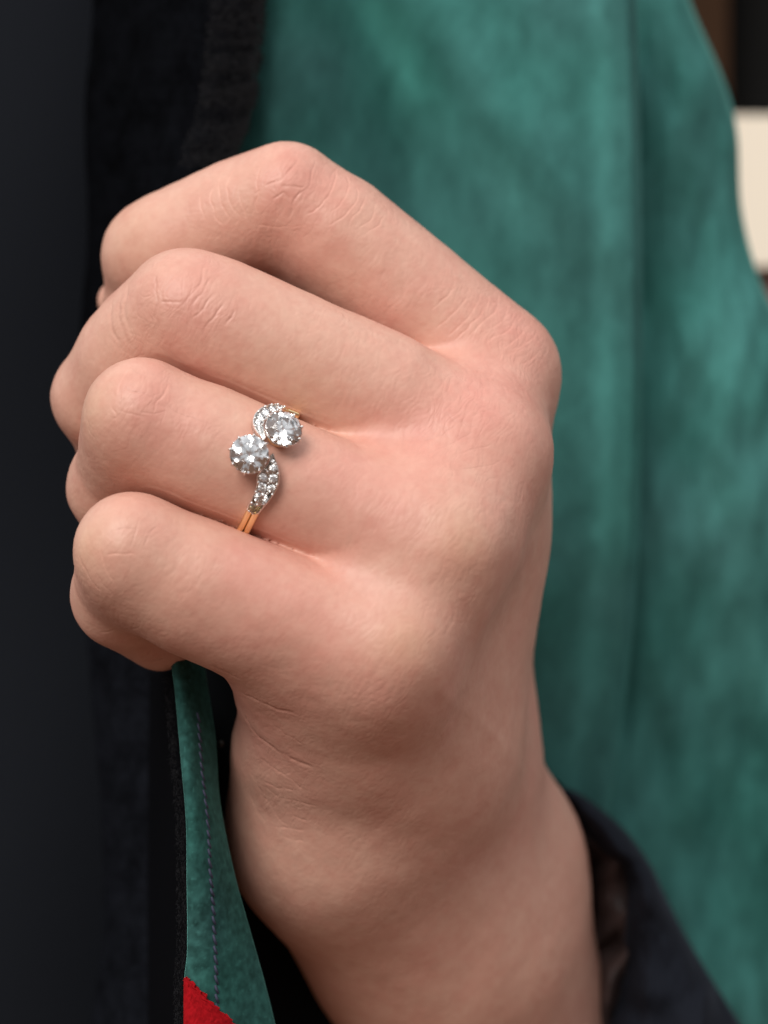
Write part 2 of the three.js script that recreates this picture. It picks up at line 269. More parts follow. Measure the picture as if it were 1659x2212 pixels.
function handGeometry() {
  const h = DETAIL, lo = [-52, -108, -98], hi = [32, 58, 22], N = [0, 1, 2].map((c) => Math.ceil((hi[c] - lo[c]) / h / 8) * 8);
  const nx = N[0] + 1, ny = N[1] + 1, nz = N[2] + 1, field = new Float32Array(nx * ny * nz).fill(1e3);
  const B = 8, reach = B * h * 0.87;
  const blocks = [];
  for (let k = 0; k < N[2]; k += B) for (let j = 0; j < N[1]; j += B) for (let i = 0; i < N[0]; i += B) {
    const x = lo[0] + (i + B / 2) * h, y = lo[1] + (j + B / 2) * h, z = lo[2] + (k + B / 2) * h, d = sdf(x, y, z, ALL);
    if (Math.abs(d) > reach * 1.25 + 1) { if (d < 0) for (let c = 0; c <= B; c++) for (let b = 0; b <= B; b++) { const o = ((k + c) * ny + j + b) * nx + i; for (let a = 0; a <= B; a++) if (field[o + a] === 1e3) field[o + a] = -1; } continue; }
    const list = ALL.filter((n) => { const c = prims[n], px = x - c.p[0], py = y - c.p[1], pz = z - c.p[2], t = clamp((px * c.d[0] + py * c.d[1] + pz * c.d[2]) * c.i); return Math.hypot(px - t * c.d[0], py - t * c.d[1], pz - t * c.d[2]) - c.r - t * c.s < reach * 2 + 17; });
    blocks.push([i, j, k, list]);
  }
  for (const [i, j, k, list] of blocks) for (let c = 0; c <= B; c++) for (let b = 0; b <= B; b++) for (let a = 0; a <= B; a++)
    field[((k + c) * ny + j + b) * nx + i + a] = sdf(lo[0] + (i + a) * h, lo[1] + (j + b) * h, lo[2] + (k + c) * h, list);
  // surface nets
  const id = new Map(), pos = [], idx = [], lists = [];
  for (const [bi, bj, bk, list] of blocks) for (let k = bk; k < bk + B; k++) for (let j = bj; j < bj + B; j++) for (let i = bi; i < bi + B; i++) {
    let mask = 0; const o = (k * ny + j) * nx + i, v = [];
    for (let n = 0; n < 8; n++) { const q = field[o + (n & 1) + ((n >> 1) & 1) * nx + (n >> 2) * nx * ny]; v.push(q); if (q < 0) mask |= 1 << n; }
    if (!mask || mask === 255) continue;
    let sx = 0, sy = 0, sz = 0, m = 0;
    for (let n = 0; n < 8; n++) for (const e of [1, 2, 4]) if (!(n & e)) {
      const w = n | e; if ((v[n] < 0) === (v[w] < 0)) continue;
      const t = v[n] / (v[n] - v[w]); m++;
      sx += (n & 1) + (e === 1 ? t : 0); sy += ((n >> 1) & 1) + (e === 2 ? t : 0); sz += (n >> 2) + (e === 4 ? t : 0);
    }
    id.set(o, pos.length / 3); pos.push(lo[0] + (i + sx / m) * h, lo[1] + (j + sy / m) * h, lo[2] + (k + sz / m) * h); lists.push(list);
  }
  const step3 = [1, nx, nx * ny];
  for (const o of id.keys()) for (let c = 0; c < 3; c++) {
    const u = step3[(c + 1) % 3], w = step3[(c + 2) % 3], f0 = field[o], f1 = field[o + step3[c]];
    if ((f0 < 0) === (f1 < 0)) continue;
    const a = id.get(o), b = id.get(o - u), d = id.get(o - w), e = id.get(o - u - w);
    if (b === undefined || d === undefined || e === undefined) continue;
    if (f0 < 0) idx.push(a, b, e, a, e, d); else idx.push(a, e, b, a, d, e);
  }
  // split the triangles on the back of the hand in sixteen
  let tris = idx; const seams = [], lined = new Set();
  for (const l of creases.values()) for (const q of l) for (let k = 0; k < 8; k++) lined.add(Math.floor((q[0] + (k & 1 ? 0.8 : -0.8)) / 2) + ',' + Math.floor((q[1] + (k & 2 ? 0.8 : -0.8)) / 2) + ',' + Math.floor((q[2] + (k & 4 ? 0.8 : -0.8)) / 2));
  for (const round of [0, 1]) {
    const mid = new Map(), out = [], kept = [];
    const half = (a, b) => { const key = a < b ? a * 4194304 + b : b * 4194304 + a; let m = mid.get(key); if (m === undefined) { m = pos.length / 3; mid.set(key, m); for (let c = 0; c < 3; c++) pos.push((pos[a * 3 + c] + pos[b * 3 + c]) / 2); lists.push(lists[a]); } return m; };
    for (let t = 0; t < tris.length; t += 3) {
      const a = tris[t], b = tris[t + 1], c = tris[t + 2];
      { const A = a * 3, B = b * 3, C = c * 3, ux = pos[B] - pos[A], uy = pos[B + 1] - pos[A + 1], uz = pos[B + 2] - pos[A + 2], vx = pos[C] - pos[A], vy = pos[C + 1] - pos[A + 1], vz = pos[C + 2] - pos[A + 2], n = ux * vy - uy * vx; if (n < -0.4 * Math.hypot(uy * vz - uz * vy, uz * vx - ux * vz, n) || pos[A + 1] < -74 || (round && !lined.has(Math.floor(pos[A] / 2) + ',' + Math.floor(pos[A + 1] / 2) + ',' + Math.floor(pos[A + 2] / 2)))) { out.push(a, b, c); kept.push(a, b, c); continue; } }
      const d = half(a, b), e = half(b, c), f = half(c, a); out.push(a, d, f, d, b, e, f, e, c, d, e, f);
    }
    for (let t = 0; t < kept.length; t += 3) for (let e = 0; e < 3; e++) { const a = kept[t + e], b = kept[t + (e + 1) % 3], m = mid.get(a < b ? a * 4194304 + b : b * 4194304 + a); if (m !== undefined) seams.push(m, a, b); }
    tris = out;
  }
  const out = tris;
  // settle on the surface
  const n = pos.length / 3, p = new Float32Array(pos), nor = new Float32Array(n * 3);
  for (let i = 0; i < n; i++) {
    let x = p[i * 3], y = p[i * 3 + 1], z = p[i * 3 + 2], gx = 0, gy = 0, gz = 1; const L = lists[i];
    for (let r = 0; r < 2; r++) {
      const d = sdf(x, y, z, L), e = 0.05;
      gx = sdf(x + e, y, z, L) - d; gy = sdf(x, y + e, z, L) - d; gz = sdf(x, y, z + e, L) - d;
      const q = Math.hypot(gx, gy, gz) || 1, s = clamp(d / (q / e), -0.4, 0.4) / q; x -= gx * s; y -= gy * s; z -= gz * s; gx /= q; gy /= q; gz /= q;
    }
    p[i * 3] = x; p[i * 3 + 1] = y; p[i * 3 + 2] = z; nor[i * 3] = gx; nor[i * 3 + 1] = gy; nor[i * 3 + 2] = gz;
  }
  // ease the bottoms of the clefts between the fingers
  const tight = new Uint8Array(n); for (let i = 0; i < n; i++) { const o = i * 3; if (sdf(p[o] + nor[o] * 0.6, p[o + 1] + nor[o + 1] * 0.6, p[o + 2] + nor[o + 2] * 0.6, lists[i]) < 0.42) tight[i] = 1; }
  for (let round = 0; round < 9; round++) {
    const sum = new Float64Array(n * 3), count = new Uint16Array(n);
    for (let t = 0; t < out.length; t += 3) for (let e = 0; e < 3; e++) { const a = out[t + e]; if (!tight[a]) continue; for (const b of [out[t + (e + 1) % 3], out[t + (e + 2) % 3]]) { sum[a * 3] += p[b * 3]; sum[a * 3 + 1] += p[b * 3 + 1]; sum[a * 3 + 2] += p[b * 3 + 2]; count[a]++; } }
    for (let i = 0; i < n; i++) if (count[i]) for (let c = 0; c < 3; c++) p[i * 3 + c] = mix(p[i * 3 + c], sum[i * 3 + c] / count[i], 0.7);
  }
  return { p, nor, idx: out, lists, seams };
}
// creases of the skin: strokes through the picture, carried back onto the surface; S() reads close-up coordinates
const strokes = [];
const S = (x0, y0, k, depth, width, pale, lists) => { for (const l of lists) strokes.push({ pts: l.map(([x, y]) => [(x0 + x * k) / 1.0995, (y0 + y * k) / 1.0995]), depth, width, pale }); };
S(100, 300, 0.5425, 0.123, 0.132, 0.1, [
  [[770, 240], [740, 300], [760, 390], [800, 450]], [[790, 190], [775, 260], [790, 350], [830, 420]], [[840, 180], [810, 260], [830, 350], [880, 410]], [[860, 280], [870, 340], [910, 420]], [[690, 290], [700, 360], [730, 430]],
  [[970, 150], [940, 220], [945, 290], [935, 350], [950, 390]], [[1290, 170], [1285, 230], [1265, 290], [1200, 360], [1140, 400]], [[1330, 200], [1345, 260], [1320, 320], [1250, 390]], [[1370, 250], [1380, 310], [1320, 390], [1240, 440]], [[1420, 300], [1400, 360], [1340, 420]],
  [[1245, 110], [1255, 150]], [[940, 430], [1010, 440], [1080, 440], [1160, 430]], [[1460, 330], [1440, 400], [1380, 450]], [[1500, 380], [1470, 430], [1400, 480]]]);
S(100, 300, 0.5425, 0.162, 0.172, -0.06, [[[1195, 130], [1185, 190], [1160, 270], [1110, 310], [1090, 370], [1075, 410]], [[1130, 130], [1090, 180], [1050, 230], [1000, 250], [960, 270]], [[1090, 330], [1060, 290], [1000, 330]], [[1160, 270], [1100, 265], [1040, 260]]]);
S(100, 300, 0.5425, 0.152, 0.185, -0.05, [
  [[520, 610], [495, 680], [505, 760], [500, 830], [515, 910]], [[710, 600], [700, 650], [690, 690], [640, 750], [580, 820]], [[740, 660], [720, 700], [650, 790]], [[520, 770], [560, 765], [610, 770]],
  [[760, 720], [700, 800], [650, 850]], [[800, 760], [750, 840], [700, 900]], [[850, 800], [800, 870]]]);
S(100, 300, 0.5425, 0.190, 0.330, -0.03, [[[380, 690], [360, 780], [370, 860], [410, 950]], [[350, 720], [335, 800], [345, 880], [390, 970]], [[310, 760], [300, 840], [310, 900], [340, 960]]]);
S(100, 700, 0.2411, 0.114, 0.158, 0.06, [[[870, 690], [810, 790], [770, 900], [740, 1000]], [[660, 1100], [720, 1150], [730, 1280], [770, 1480]], [[1260, 850], [1190, 980], [1120, 1080], [1080, 1220]]]);
S(100, 700, 0.2411, 0.095, 0.132, -0.05, [[[820, 890], [880, 950], [1000, 980], [1120, 1030]], [[740, 1130], [850, 1170], [960, 1200], [1060, 1210]], [[1190, 1040], [1280, 1130], [1400, 1190], [1650, 1270]], [[860, 720], [940, 770], [1010, 800]], [[930, 1150], [1100, 1170], [1240, 1140]], [[440, 1230], [470, 1350], [560, 1480]]]);
S(120, 1100, 0.3014, 0.114, 0.158, 0.07, [[[400, 590], [390, 680], [410, 780], [460, 880], [530, 1000]], [[430, 720], [530, 715], [680, 715]]]);
S(120, 1100, 0.3014, 0.095, 0.145, -0.05, [[[560, 350], [550, 450], [580, 500]], [[500, 530], [600, 510], [690, 520]], [[700, 430], [660, 560], [620, 680]], [[840, 500], [760, 560]], [[780, 560], [740, 660]], [[360, 870], [420, 960], [500, 1050]]]);
S(120, 1100, 0.3014, 0.133, 0.198, -0.06, [[[230, 700], [245, 800], [330, 930], [430, 1030]], [[380, 1330], [520, 1320], [700, 1300]], [[700, 1560], [820, 1560], [910, 1545]]]);
S(700, 600, 0.4219, 0.095, 0.158, 0.08, [
  [[980, 230], [900, 340], [780, 440]], [[1040, 260], [960, 380], [850, 480]], [[1100, 250], [1060, 330], [960, 440], [880, 510]], [[1150, 240], [1140, 310], [1050, 400], [960, 480]], [[1200, 300], [1180, 370], [1080, 440]],
  [[1260, 350], [1220, 420], [1140, 470], [1060, 520]], [[1320, 420], [1240, 490], [1160, 540]], [[1370, 450], [1290, 520], [1190, 590]], [[1400, 540], [1330, 600], [1260, 640]], [[900, 180], [840, 260], [760, 340]]]);
S(700, 600, 0.4219, 0.067, 0.145, -0.04, [[[940, 760], [1020, 840], [1090, 920], [1140, 970]], [[860, 1150], [1000, 1110], [1120, 1080]], [[900, 1230], [1060, 1200], [1170, 1170]], [[780, 1120], [900, 1070], [1020, 1000]], [[700, 1060], [820, 1030], [940, 940]], [[820, 900], [940, 960], [1060, 990]]]);
S(350, 1500, 0.4219, 0.095, 0.198, 0.05, [
  [[560, 740], [640, 900], [740, 1050], [810, 1110]], [[600, 690], [720, 770], [830, 850], [900, 900]], [[640, 860], [760, 940], [880, 960]], [[830, 930], [900, 970], [960, 990]], [[820, 1040], [900, 1060]], [[690, 1090], [800, 1110], [900, 1120]],
  [[740, 1150], [900, 1190]], [[620, 830], [740, 880], [840, 890]], [[720, 540], [800, 590], [880, 640]], [[560, 800], [590, 950], [680, 1100]]]);
S(350, 1500, 0.4219, 0.285, 0.330, -0.08, [[[350, 180], [440, 230], [520, 270]], [[500, 330], [640, 400], [740, 440], [830, 460]], [[780, 700], [850, 740], [930, 770]], [[524, 450], [570, 520], [625, 592], [700, 650], [780, 705]]]);
const creases = new Map();
for (const s of strokes) {
  const c = new THREE.CatmullRomCurve3(s.pts.map(([x, y]) => new THREE.Vector3(x, y, 0))), n = Math.ceil(c.getLength() / 2);
  for (let k = 0; k <= n; k++) {
    const q = c.getPoint(k / n); q.x += 2.5 * noise(q.x * 0.06, q.y * 0.06, 1); q.y += 2.5 * noise(q.x * 0.06, q.y * 0.06, 5);
    let z = 26; for (let m = 0; m < 60; m++) { const d = sdf(...P(q.x, q.y, z), ALL); if (d < 0.02 || z < -80) break; z -= d * 0.9; }
    if (z < -70) continue;
    const p = P(q.x, q.y, z), t = k / n, w = Math.min(1, 5 * t, 5 * (1 - t)) * (0.75 + 0.4 * noise(p[0], p[1], 3)), key = Math.floor(p[0]) + ',' + Math.floor(p[1]) + ',' + Math.floor(p[2]);
    if (!creases.has(key)) creases.set(key, []); creases.get(key).push([...p, s.depth * w, s.width, s.pale * w]);
  }
}
// tendons and a vein under the skin of the back of the hand: [points, width mm, lift mm]
const cords = [[[[1075, 1060], [1050, 1300], [1010, 1620], [985, 1800]], 2.4, 0.38], [[[990, 1270], [975, 1450], [950, 1680]], 2.2, 0.3], [[[1140, 1000], [1120, 1250], [1080, 1550]], 2.2, 0.3], [[[1150, 1700], [1040, 1560], [960, 1500], [930, 1420]], 1.1, 0.2], [[[1010, 1850], [1060, 2000], [1080, 2200]], 3, 0.5], [[[780, 1640], [860, 1740], [900, 1900]], 2.6, 0.3]].map(([pts, w, h]) => {
  const c = new THREE.CatmullRomCurve3(pts.map(([x, y]) => new THREE.Vector3(x, y, 0))), out = [];
  for (let k = 0; k <= 24; k++) { const q = c.getPoint(k / 24); let z = 26; for (let m = 0; m < 70; m++) { const d = sdf(...P(q.x, q.y, z), ALL); if (d < 0.02 || z < -80) break; z -= d * 0.9; } out.push(P(q.x, q.y, z)); }
  return { out, w, h };
});
const cordLift = (x, y, z) => {
  let s = 0;
  for (const { out, w, h } of cords) {
    let best = 1e9, at = 0;
    for (let k = 0; k < out.length - 1; k++) { const a = out[k], b = out[k + 1], ux = b[0] - a[0], uy = b[1] - a[1], uz = b[2] - a[2], t = clamp(((x - a[0]) * ux + (y - a[1]) * uy + (z - a[2]) * uz) / (ux * ux + uy * uy + uz * uz)), r = (x - a[0] - t * ux) ** 2 + (y - a[1] - t * uy) ** 2 + (z - a[2] - t * uz) ** 2; if (r < best) { best = r; at = k + t; } }
    if (best < 9 * w * w) s += 0.5 * h * Math.exp(-best / (w * w)) * step(0, 8, at) * step(24, 16, at);
  }
  return s;
};
const ridge1 = (t) => { const a = 1 - Math.abs(t) * 1.6; return a > 0 ? a * a : 0; };
// colour of the skin: pinker over the joints, yellower over bone
const PINK = [[640, 395, -9, 8, 0.8], [420, 645, 3, 8, 0.7], [340, 880, 11, 7, 0.7], [520, 1255, 10, 8, 0.7], [640, 1320, 8, 7, 0.7], [700, 1400, 6, 7, 0.5], [1060, 905, -2, 9, 0.9], [760, 1060, 10, 9, 0.6], [1100, 730, -14, 8, 0.6], [900, 960, 2, 9, 0.5], [800, 1440, 6, 9, 0.5], [560, 1560, -4, 8, 0.5], [780, 1600, -6, 8, 0.3], [1080, 1600, -40, 14, 0.4], [860, 620, -14, 9, 0.3]].map(([x, y, z, r, a]) => [...P(x, y, z), r, a]);
const JOINT = [[620, 410, -9, 9, 1], [400, 640, 3, 8, 0.9], [330, 890, 11, 7, 0.7], [300, 1200, 16, 6, 0.6], [1060, 920, -1, 8, 0.7], [1120, 740, -12, 8, 0.6], [640, 1720, -18, 9, 0.15]].map(([x, y, z, r, a]) => [...P(x, y, z), r, a]);
const BONE = [[212, 880, 6, 3.5, 1], [200, 1180, 12, 3.5, 0.9], [870, 1385, 12, 4, 1], [825, 1500, 6, 3.5, 1], [300, 500, -20, 5, 0.5], [1000, 1175, 11, 4, 0.7], [640, 860, 2, 7, 0.4], [1010, 2050, -45, 9, 0.4]].map(([x, y, z, r, a]) => [...P(x, y, z), r, a]);
const blob = (list, x, y, z) => { let s = 0; for (const q of list) s += q[4] * Math.exp(-((x - q[0]) ** 2 + (y - q[1]) ** 2 + (z - q[2]) ** 2) / (q[3] * q[3])); return s; };
{
  const { p, nor, idx, lists, seams } = handGeometry(), n = p.length / 3, col = new Float32Array(n * 3);
  for (let i = 0; i < n; i++) {
    let x = p[i * 3], y = p[i * 3 + 1], z = p[i * 3 + 2], d = 0, pale = 0;
    const bx = Math.floor(x), by = Math.floor(y), bz = Math.floor(z), deepest = new Map();
    for (let a = -1; a < 2; a++) for (let b = -1; b < 2; b++) for (let c = -1; c < 2; c++) {
      const l = creases.get((bx + a) + ',' + (by + b) + ',' + (bz + c)); if (!l) continue;
      for (const q of l) { const r = ((x - q[0]) ** 2 + (y - q[1]) ** 2 + (z - q[2]) ** 2) / (q[4] * q[4]); if (r < 9) { const e = Math.exp(-r); d = Math.max(d, q[3] * e); if (Math.abs(q[5] * e) > Math.abs(pale)) pale = q[5] * e; } }
    }
    // fine net of lines: two families across the finger, one along it
    const wx = x + 0.9 * noise(x * 0.5, y * 0.5, z * 0.5), wy = y + 0.9 * noise(x * 0.5 + 7, y * 0.5, z * 0.5), u = -0.93 * wx + 0.37 * wy, v = 0.37 * wx + 0.93 * wy;
    const joint = clamp(blob(JOINT, x, y, z)), area = joint * 1.1 + clamp(0.7 + 0.9 * noise(x * 0.12, y * 0.12, z * 0.12), 0.25, 1.3);
    const l1 = ridge1(noise(u * 1.9 + v * 0.5, v * 0.3 - u * 0.12, z * 0.4)), l2 = ridge1(noise(u * 1.9 - v * 0.55 + 40, v * 0.3 + u * 0.12, z * 0.4)), l3 = ridge1(noise(u * 0.22, v * 1.9 + 80, z * 0.7));
    const net = area * (0.5 * l1 + 0.5 * l2 + 0.3 * l3), grain = noise(x * 2.6, y * 2.6, z * 2.6);
    const roll = 0.14 * noise(x * 0.14, y * 0.14, z * 0.14) + 0.05 * noise(x * 0.42, y * 0.42, z * 0.42);
    let h = roll + (y < 10 && x > -8 && nor[i * 3 + 2] > -0.3 ? cordLift(x, y, z) : 0) - 0.48 * d - 0.036 * net + 0.013 * grain;
    const open = step(0.3, 0.8, sdf(x + nor[i * 3], y + nor[i * 3 + 1], z + nor[i * 3 + 2], lists[i]));
    h *= open;
    p[i * 3] += nor[i * 3] * h; p[i * 3 + 1] += nor[i * 3 + 1] * h; p[i * 3 + 2] += nor[i * 3 + 2] * h;
    const pk = clamp(blob(PINK, x, y, z) + 0.42 * fbm(x * 0.16, y * 0.16, z * 0.16, 3)), bn = clamp(blob(BONE, x, y, z)), fleck = 0.06 * noise(x * 1.1, y * 1.1, z * 1.1) + 0.09 * fbm(x * 0.3 + 5, y * 0.3, z * 0.3, 3);
    const k = 1 + pale - 0.03 * net + 0.02 * grain;
    col[i * 3] = 0.65 * k * (1 + 0.02 * pk + 0.02 * bn) * (1 + 0.4 * fleck); col[i * 3 + 1] = 0.358 * k * (1 - 0.16 * pk + 0.08 * bn) * (1 + 1.1 * fleck); col[i * 3 + 2] = 0.27 * k * (1 - 0.12 * pk) * (1 + 1.1 * fleck);
  }
  for (let k = 0; k < seams.length; k += 3) for (let c = 0; c < 3; c++) { p[seams[k] * 3 + c] = (p[seams[k + 1] * 3 + c] + p[seams[k + 2] * 3 + c]) / 2; }   // finer mesh meets coarser without a gap
  const P0 = p.slice(), g = new THREE.BufferGeometry();
  g.setAttribute('position', new THREE.BufferAttribute(p, 3)); g.setAttribute('color', new THREE.BufferAttribute(col, 3));
  g.setIndex(new THREE.BufferAttribute(new Uint32Array(idx), 1)); g.computeVertexNormals();
  const skin = new THREE.MeshPhysicalMaterial({ vertexColors: true, roughness: 0.45, specularIntensity: 0.8, sheen: 0.12, sheenColor: lin(0.9, 0.45, 0.35), sheenRoughness: 0.6 });
  const person = thing('person', 'left hand and wrist with bent fingers gripping the coat edge, a two-stone ring on it', 'person', [0, -40, -20]);
  const hand = part('hand', g, skin, person);
  // fine pale down on the back of the hand
  const down = [], M4 = new THREE.Matrix4(), Q = new THREE.Quaternion(), UPV = new THREE.Vector3(0, 1, 0), D = new THREE.Vector3(), a = person.at;
  for (let k = 0; k < 9000 && down.length < 3200; k++) {
    const i = Math.floor(rnd() * n), x = p[i * 3], y = p[i * 3 + 1], z = p[i * 3 + 2], N = [nor[i * 3], nor[i * 3 + 1], nor[i * 3 + 2]];
        if (N[2] < -0.1 || sdf(x + N[0], y + N[1], z + N[2], ALL) < 0.85) continue;
    D.set(-0.75 + 0.5 * (rnd() - 0.5), 0.15 - 0.5 * rnd(), 0.1).addScaledVector(new THREE.Vector3(...N), 0.3 + 0.3 * rnd()).normalize(); Q.setFromUnitVectors(UPV, D);
    down.push(M4.clone().compose(new THREE.Vector3(P0[i * 3] - a[0], P0[i * 3 + 1] - a[1], P0[i * 3 + 2] - a[2]).multiplyScalar(MM), Q, new THREE.Vector3(MM, (0.5 + 0.7 * rnd()) * MM, MM)));
  }
  const fuzz = new THREE.InstancedMesh(new THREE.ConeGeometry(0.0075, 1, 4).translate(0, 0.5, 0), new THREE.MeshStandardMaterial({ color: lin(0.75, 0.55, 0.4), roughness: 0.6 }), down.length);
  down.forEach((m, k) => fuzz.setMatrixAt(k, m)); fuzz.name = 'down'; fuzz.userData.kind = 'stuff'; person.add(fuzz);
}
// ---------------------------------------------------------------- the ring
{
  const G2 = ALL.filter((n) => prims[n].group === 2), vec = (a) => new THREE.Vector3(...a);
  const C = vec(P(548, 1020, 1)), A = vec(P(...J.ring[1])).sub(vec(P(...J.ring[0]))).normalize();      // ring centre, finger axis
  const E3 = new THREE.Vector3(0, 0, 1).addScaledVector(A, -A.z).normalize(), E2 = new THREE.Vector3().crossVectors(E3, A).multiplyScalar(-1); if (E2.y < 0) E2.negate();
  const radius = (f, w) => { const d = E3.clone().multiplyScalar(Math.cos(f)).addScaledVector(E2, Math.sin(f)); let r = 4; for (let k = 0; k < 40; k++) r -= 0.9 * sdf(C.x + A.x * w + d.x * r, C.y + A.y * w + d.y * r, C.z + A.z * w + d.z * r, G2); return r; };
  const at = (f, w, h) => { const r = radius(f, w) + h; return C.clone().addScaledVector(E3, Math.cos(f) * r).addScaledVector(E2, Math.sin(f) * r).addScaledVector(A, w); };
  // where on the finger a spot of the ring lies: close-up coordinates -> [angle round the finger, place along it]
  const spot = (zx, zy, h) => {
    const p = vec(P((480 + zx * 300 / 1659) / 1.0995, (900 + zy * 400 / 2212) / 1.0995, 8)).sub(C), w = (p.x * A.x + p.y * A.y) / (A.x * A.x + A.y * A.y), s = p.x * E2.x + p.y * E2.y;
    let lo = -1.55, hi = 1.55; for (let k = 0; k < 30; k++) { const f = (lo + hi) / 2; if ((radius(f, w) + h) * Math.sin(f) < s) lo = f; else hi = f; }
    return [(lo + hi) / 2, w];
  };
  const ring = thing('diamond_ring', 'gold ring with two round diamonds in white claws on the ring finger', 'ring', C.toArray());
  const GOLD = new THREE.MeshStandardMaterial({ color: lin(1.0, 0.76, 0.43), metalness: 1, roughness: 0.3 });
  const PLAT = new THREE.MeshStandardMaterial({ color: lin(0.9, 0.89, 0.87), metalness: 1, roughness: 0.24 });
  const DIAMOND = new THREE.MeshPhysicalMaterial({ color: 0xffffff, roughness: 0, transmission: 1, thickness: 1, ior: 2.42, specularIntensity: 1 });
  // sweep a closed outline (across, up) along a run of places; every place gives [centre, across, up, half width, height]
  function sweep(places, outline) {
    const pos = [], idx = [], m = outline.length, n = places.length;
    for (const [c, x, y, w, h] of places) for (const [u, v] of outline) pos.push(c.x + x.x * u * w + y.x * v * h, c.y + x.y * u * w + y.y * v * h, c.z + x.z * u * w + y.z * v * h);
    for (let i = 0; i < n - 1; i++) for (let k = 0; k < m; k++) { const a = i * m + k, b = i * m + (k + 1) % m; idx.push(a, b, b + m, a, b + m, a + m); }
    for (let k = 1; k < m - 1; k++) { idx.push(0, k + 1, k); const o = (n - 1) * m; idx.push(o, o + k, o + k + 1); }
    const g = new THREE.BufferGeometry(); g.setAttribute('position', new THREE.Float32BufferAttribute(pos, 3)); g.setIndex(idx); g.computeVertexNormals();
    return g;
  }
  const ROUND = []; for (let k = 0; k < 16; k++) { const a = k / 16 * Math.PI * 2, c = Math.cos(a), s = Math.sin(a); ROUND.push([Math.sign(c) * Math.pow(Math.abs(c), 0.7), Math.sign(s) * Math.pow(Math.abs(s), 0.7)]); }
  // the two gold wires of the band, right round the finger
  const wire = (list) => {                         // list of [angle, along, half width]
    const pl = [];
    for (let i = 0; i <= 120; i++) {
      const f = mix(list[0][0], list[list.length - 1][0], i / 120), w = poly(list.map((q) => [q[0], q[1]]), f), hw = poly(list.map((q) => [q[0], q[2]]), f), c = at(f, w, 0.38), d = at(f + 0.02, poly(list.map((q) => [q[0], q[1]]), f + 0.02), 0.38).sub(c).normalize();
      const up = c.clone().sub(C).addScaledVector(A, -w).normalize(), ac = new THREE.Vector3().crossVectors(up, d).normalize();
      pl.push([c, ac, up, hw, 0.5]);
    }
    return sweep(pl, ROUND);
  };
  const b1 = spot(585, 1700, 0.9), b2 = spot(430, 2000, 0.6), b3 = spot(700, 1760, 0.9), b4 = spot(545, 2080, 0.6), b5 = spot(1120, 370, 0.9), b6 = spot(1200, 440, 0.6);
  const shift = 0.4 * Math.cos(0.4);
  part('band', wire([[-Math.PI * 1.5, b2[1] - 0.4, 0.42], [-3, b2[1] - 0.2, 0.42], [b2[0] - 0.15, b2[1] + 0.02 - shift, 0.43], [b2[0], b2[1] - shift, 0.44], [b1[0], b1[1] - shift, 0.42], [b1[0] + 0.07, b1[1] - shift - 0.15, 0.38]]), GOLD, ring);
  part('band', wire([[-Math.PI * 1.5, b4[1] + 0.5, 0.42], [-3, b4[1] + 0.3, 0.42], [b4[0] - 0.15, b4[1] + 0.02 + shift * 0.4, 0.43], [b4[0], b4[1] + shift * 0.4, 0.46], [b3[0], b3[1] + shift * 0.2, 0.44], [b3[0] + 0.05, b3[1] - 0.05, 0.38]]), GOLD, ring);
  part('band', wire([[b5[0] - 0.12, b5[1] + 0.3, 0.5], [b5[0], b5[1], 0.55], [b6[0], b6[1], 0.6], [1.75, b6[1] + 0.1, 0.6], [2.6, b6[1] + 0.6, 0.6]]), GOLD, ring);
  // white shoulders: left and right edge through the close-up, height above the skin
  const DOME = [[-1, -1.4], [-1.02, 0.45], [-0.96, 0.74], [-0.86, 0.78], [-0.78, 0.6], [-0.7, -0.5], [0, -0.7], [0.7, -0.5], [0.78, 0.6], [0.86, 0.78], [0.96, 0.74], [1.02, 0.45], [1, -1.4]];
  function shoulder(rows, label) {
    const key = rows.map(([lx, ly, rx, ry, h]) => { const l = spot(lx, ly, h), r = spot(rx, ry, h); return [at(l[0], l[1], h), at(r[0], r[1], h), h]; });
    const L = new THREE.CatmullRomCurve3(key.map((k) => k[0])), R = new THREE.CatmullRomCurve3(key.map((k) => k[1])), pl = [];
    const N = 60;
    for (let i = 0; i <= N; i++) {
      const l = L.getPoint(i / N), r = R.getPoint(i / N), c = l.clone().add(r).multiplyScalar(0.5), x = r.clone().sub(l), hw = x.length() / 2; x.normalize();
      const rel = c.clone().sub(C), up = rel.addScaledVector(A, -rel.dot(A)).normalize(); up.addScaledVector(x, -up.dot(x)).normalize();
      pl.push([c.addScaledVector(up, -0.45), x, up, hw, 0.5]);
    }
    const m = part('shoulder', sweep(pl, DOME), PLAT, ring, label), K = (t) => { const s = clamp(t) * N, i = Math.min(N - 1, Math.floor(s)), f = s - i, a = pl[i], b = pl[i + 1]; return [a[0].clone().lerp(b[0], f), a[1].clone().lerp(b[1], f).normalize(), a[2].clone().lerp(b[2], f).normalize(), mix(a[3], b[3], f)]; };
    m.place = K; return m;
  }
  // cut stone, one unit across, table up +y
  const { ConvexGeometry } = await import('three/addons/geometries/ConvexGeometry.js');
  function cutStone(d, turn = 0) {
    const q = [], put = (n, r, y, o) => { for (let k = 0; k < n; k++) { const a = (k + o) / n * Math.PI * 2 + turn; const j = 1 + 0.05 * (rnd() - 0.5) * (n === 16 ? 0.2 : 1); q.push(new THREE.Vector3(Math.cos(a) * r * d * j, y * d, Math.sin(a) * r * d * j)); } };
    put(8, 0.262, 0.158, 0); put(8, 0.4, 0.098, 0.5); put(16, 0.498, 0.012, 0); put(16, 0.498, -0.012, 0); put(8, 0.235, -0.262, 0.5); put(8, 0.035, -0.432, 0);
    return new ConvexGeometry(q);
  }
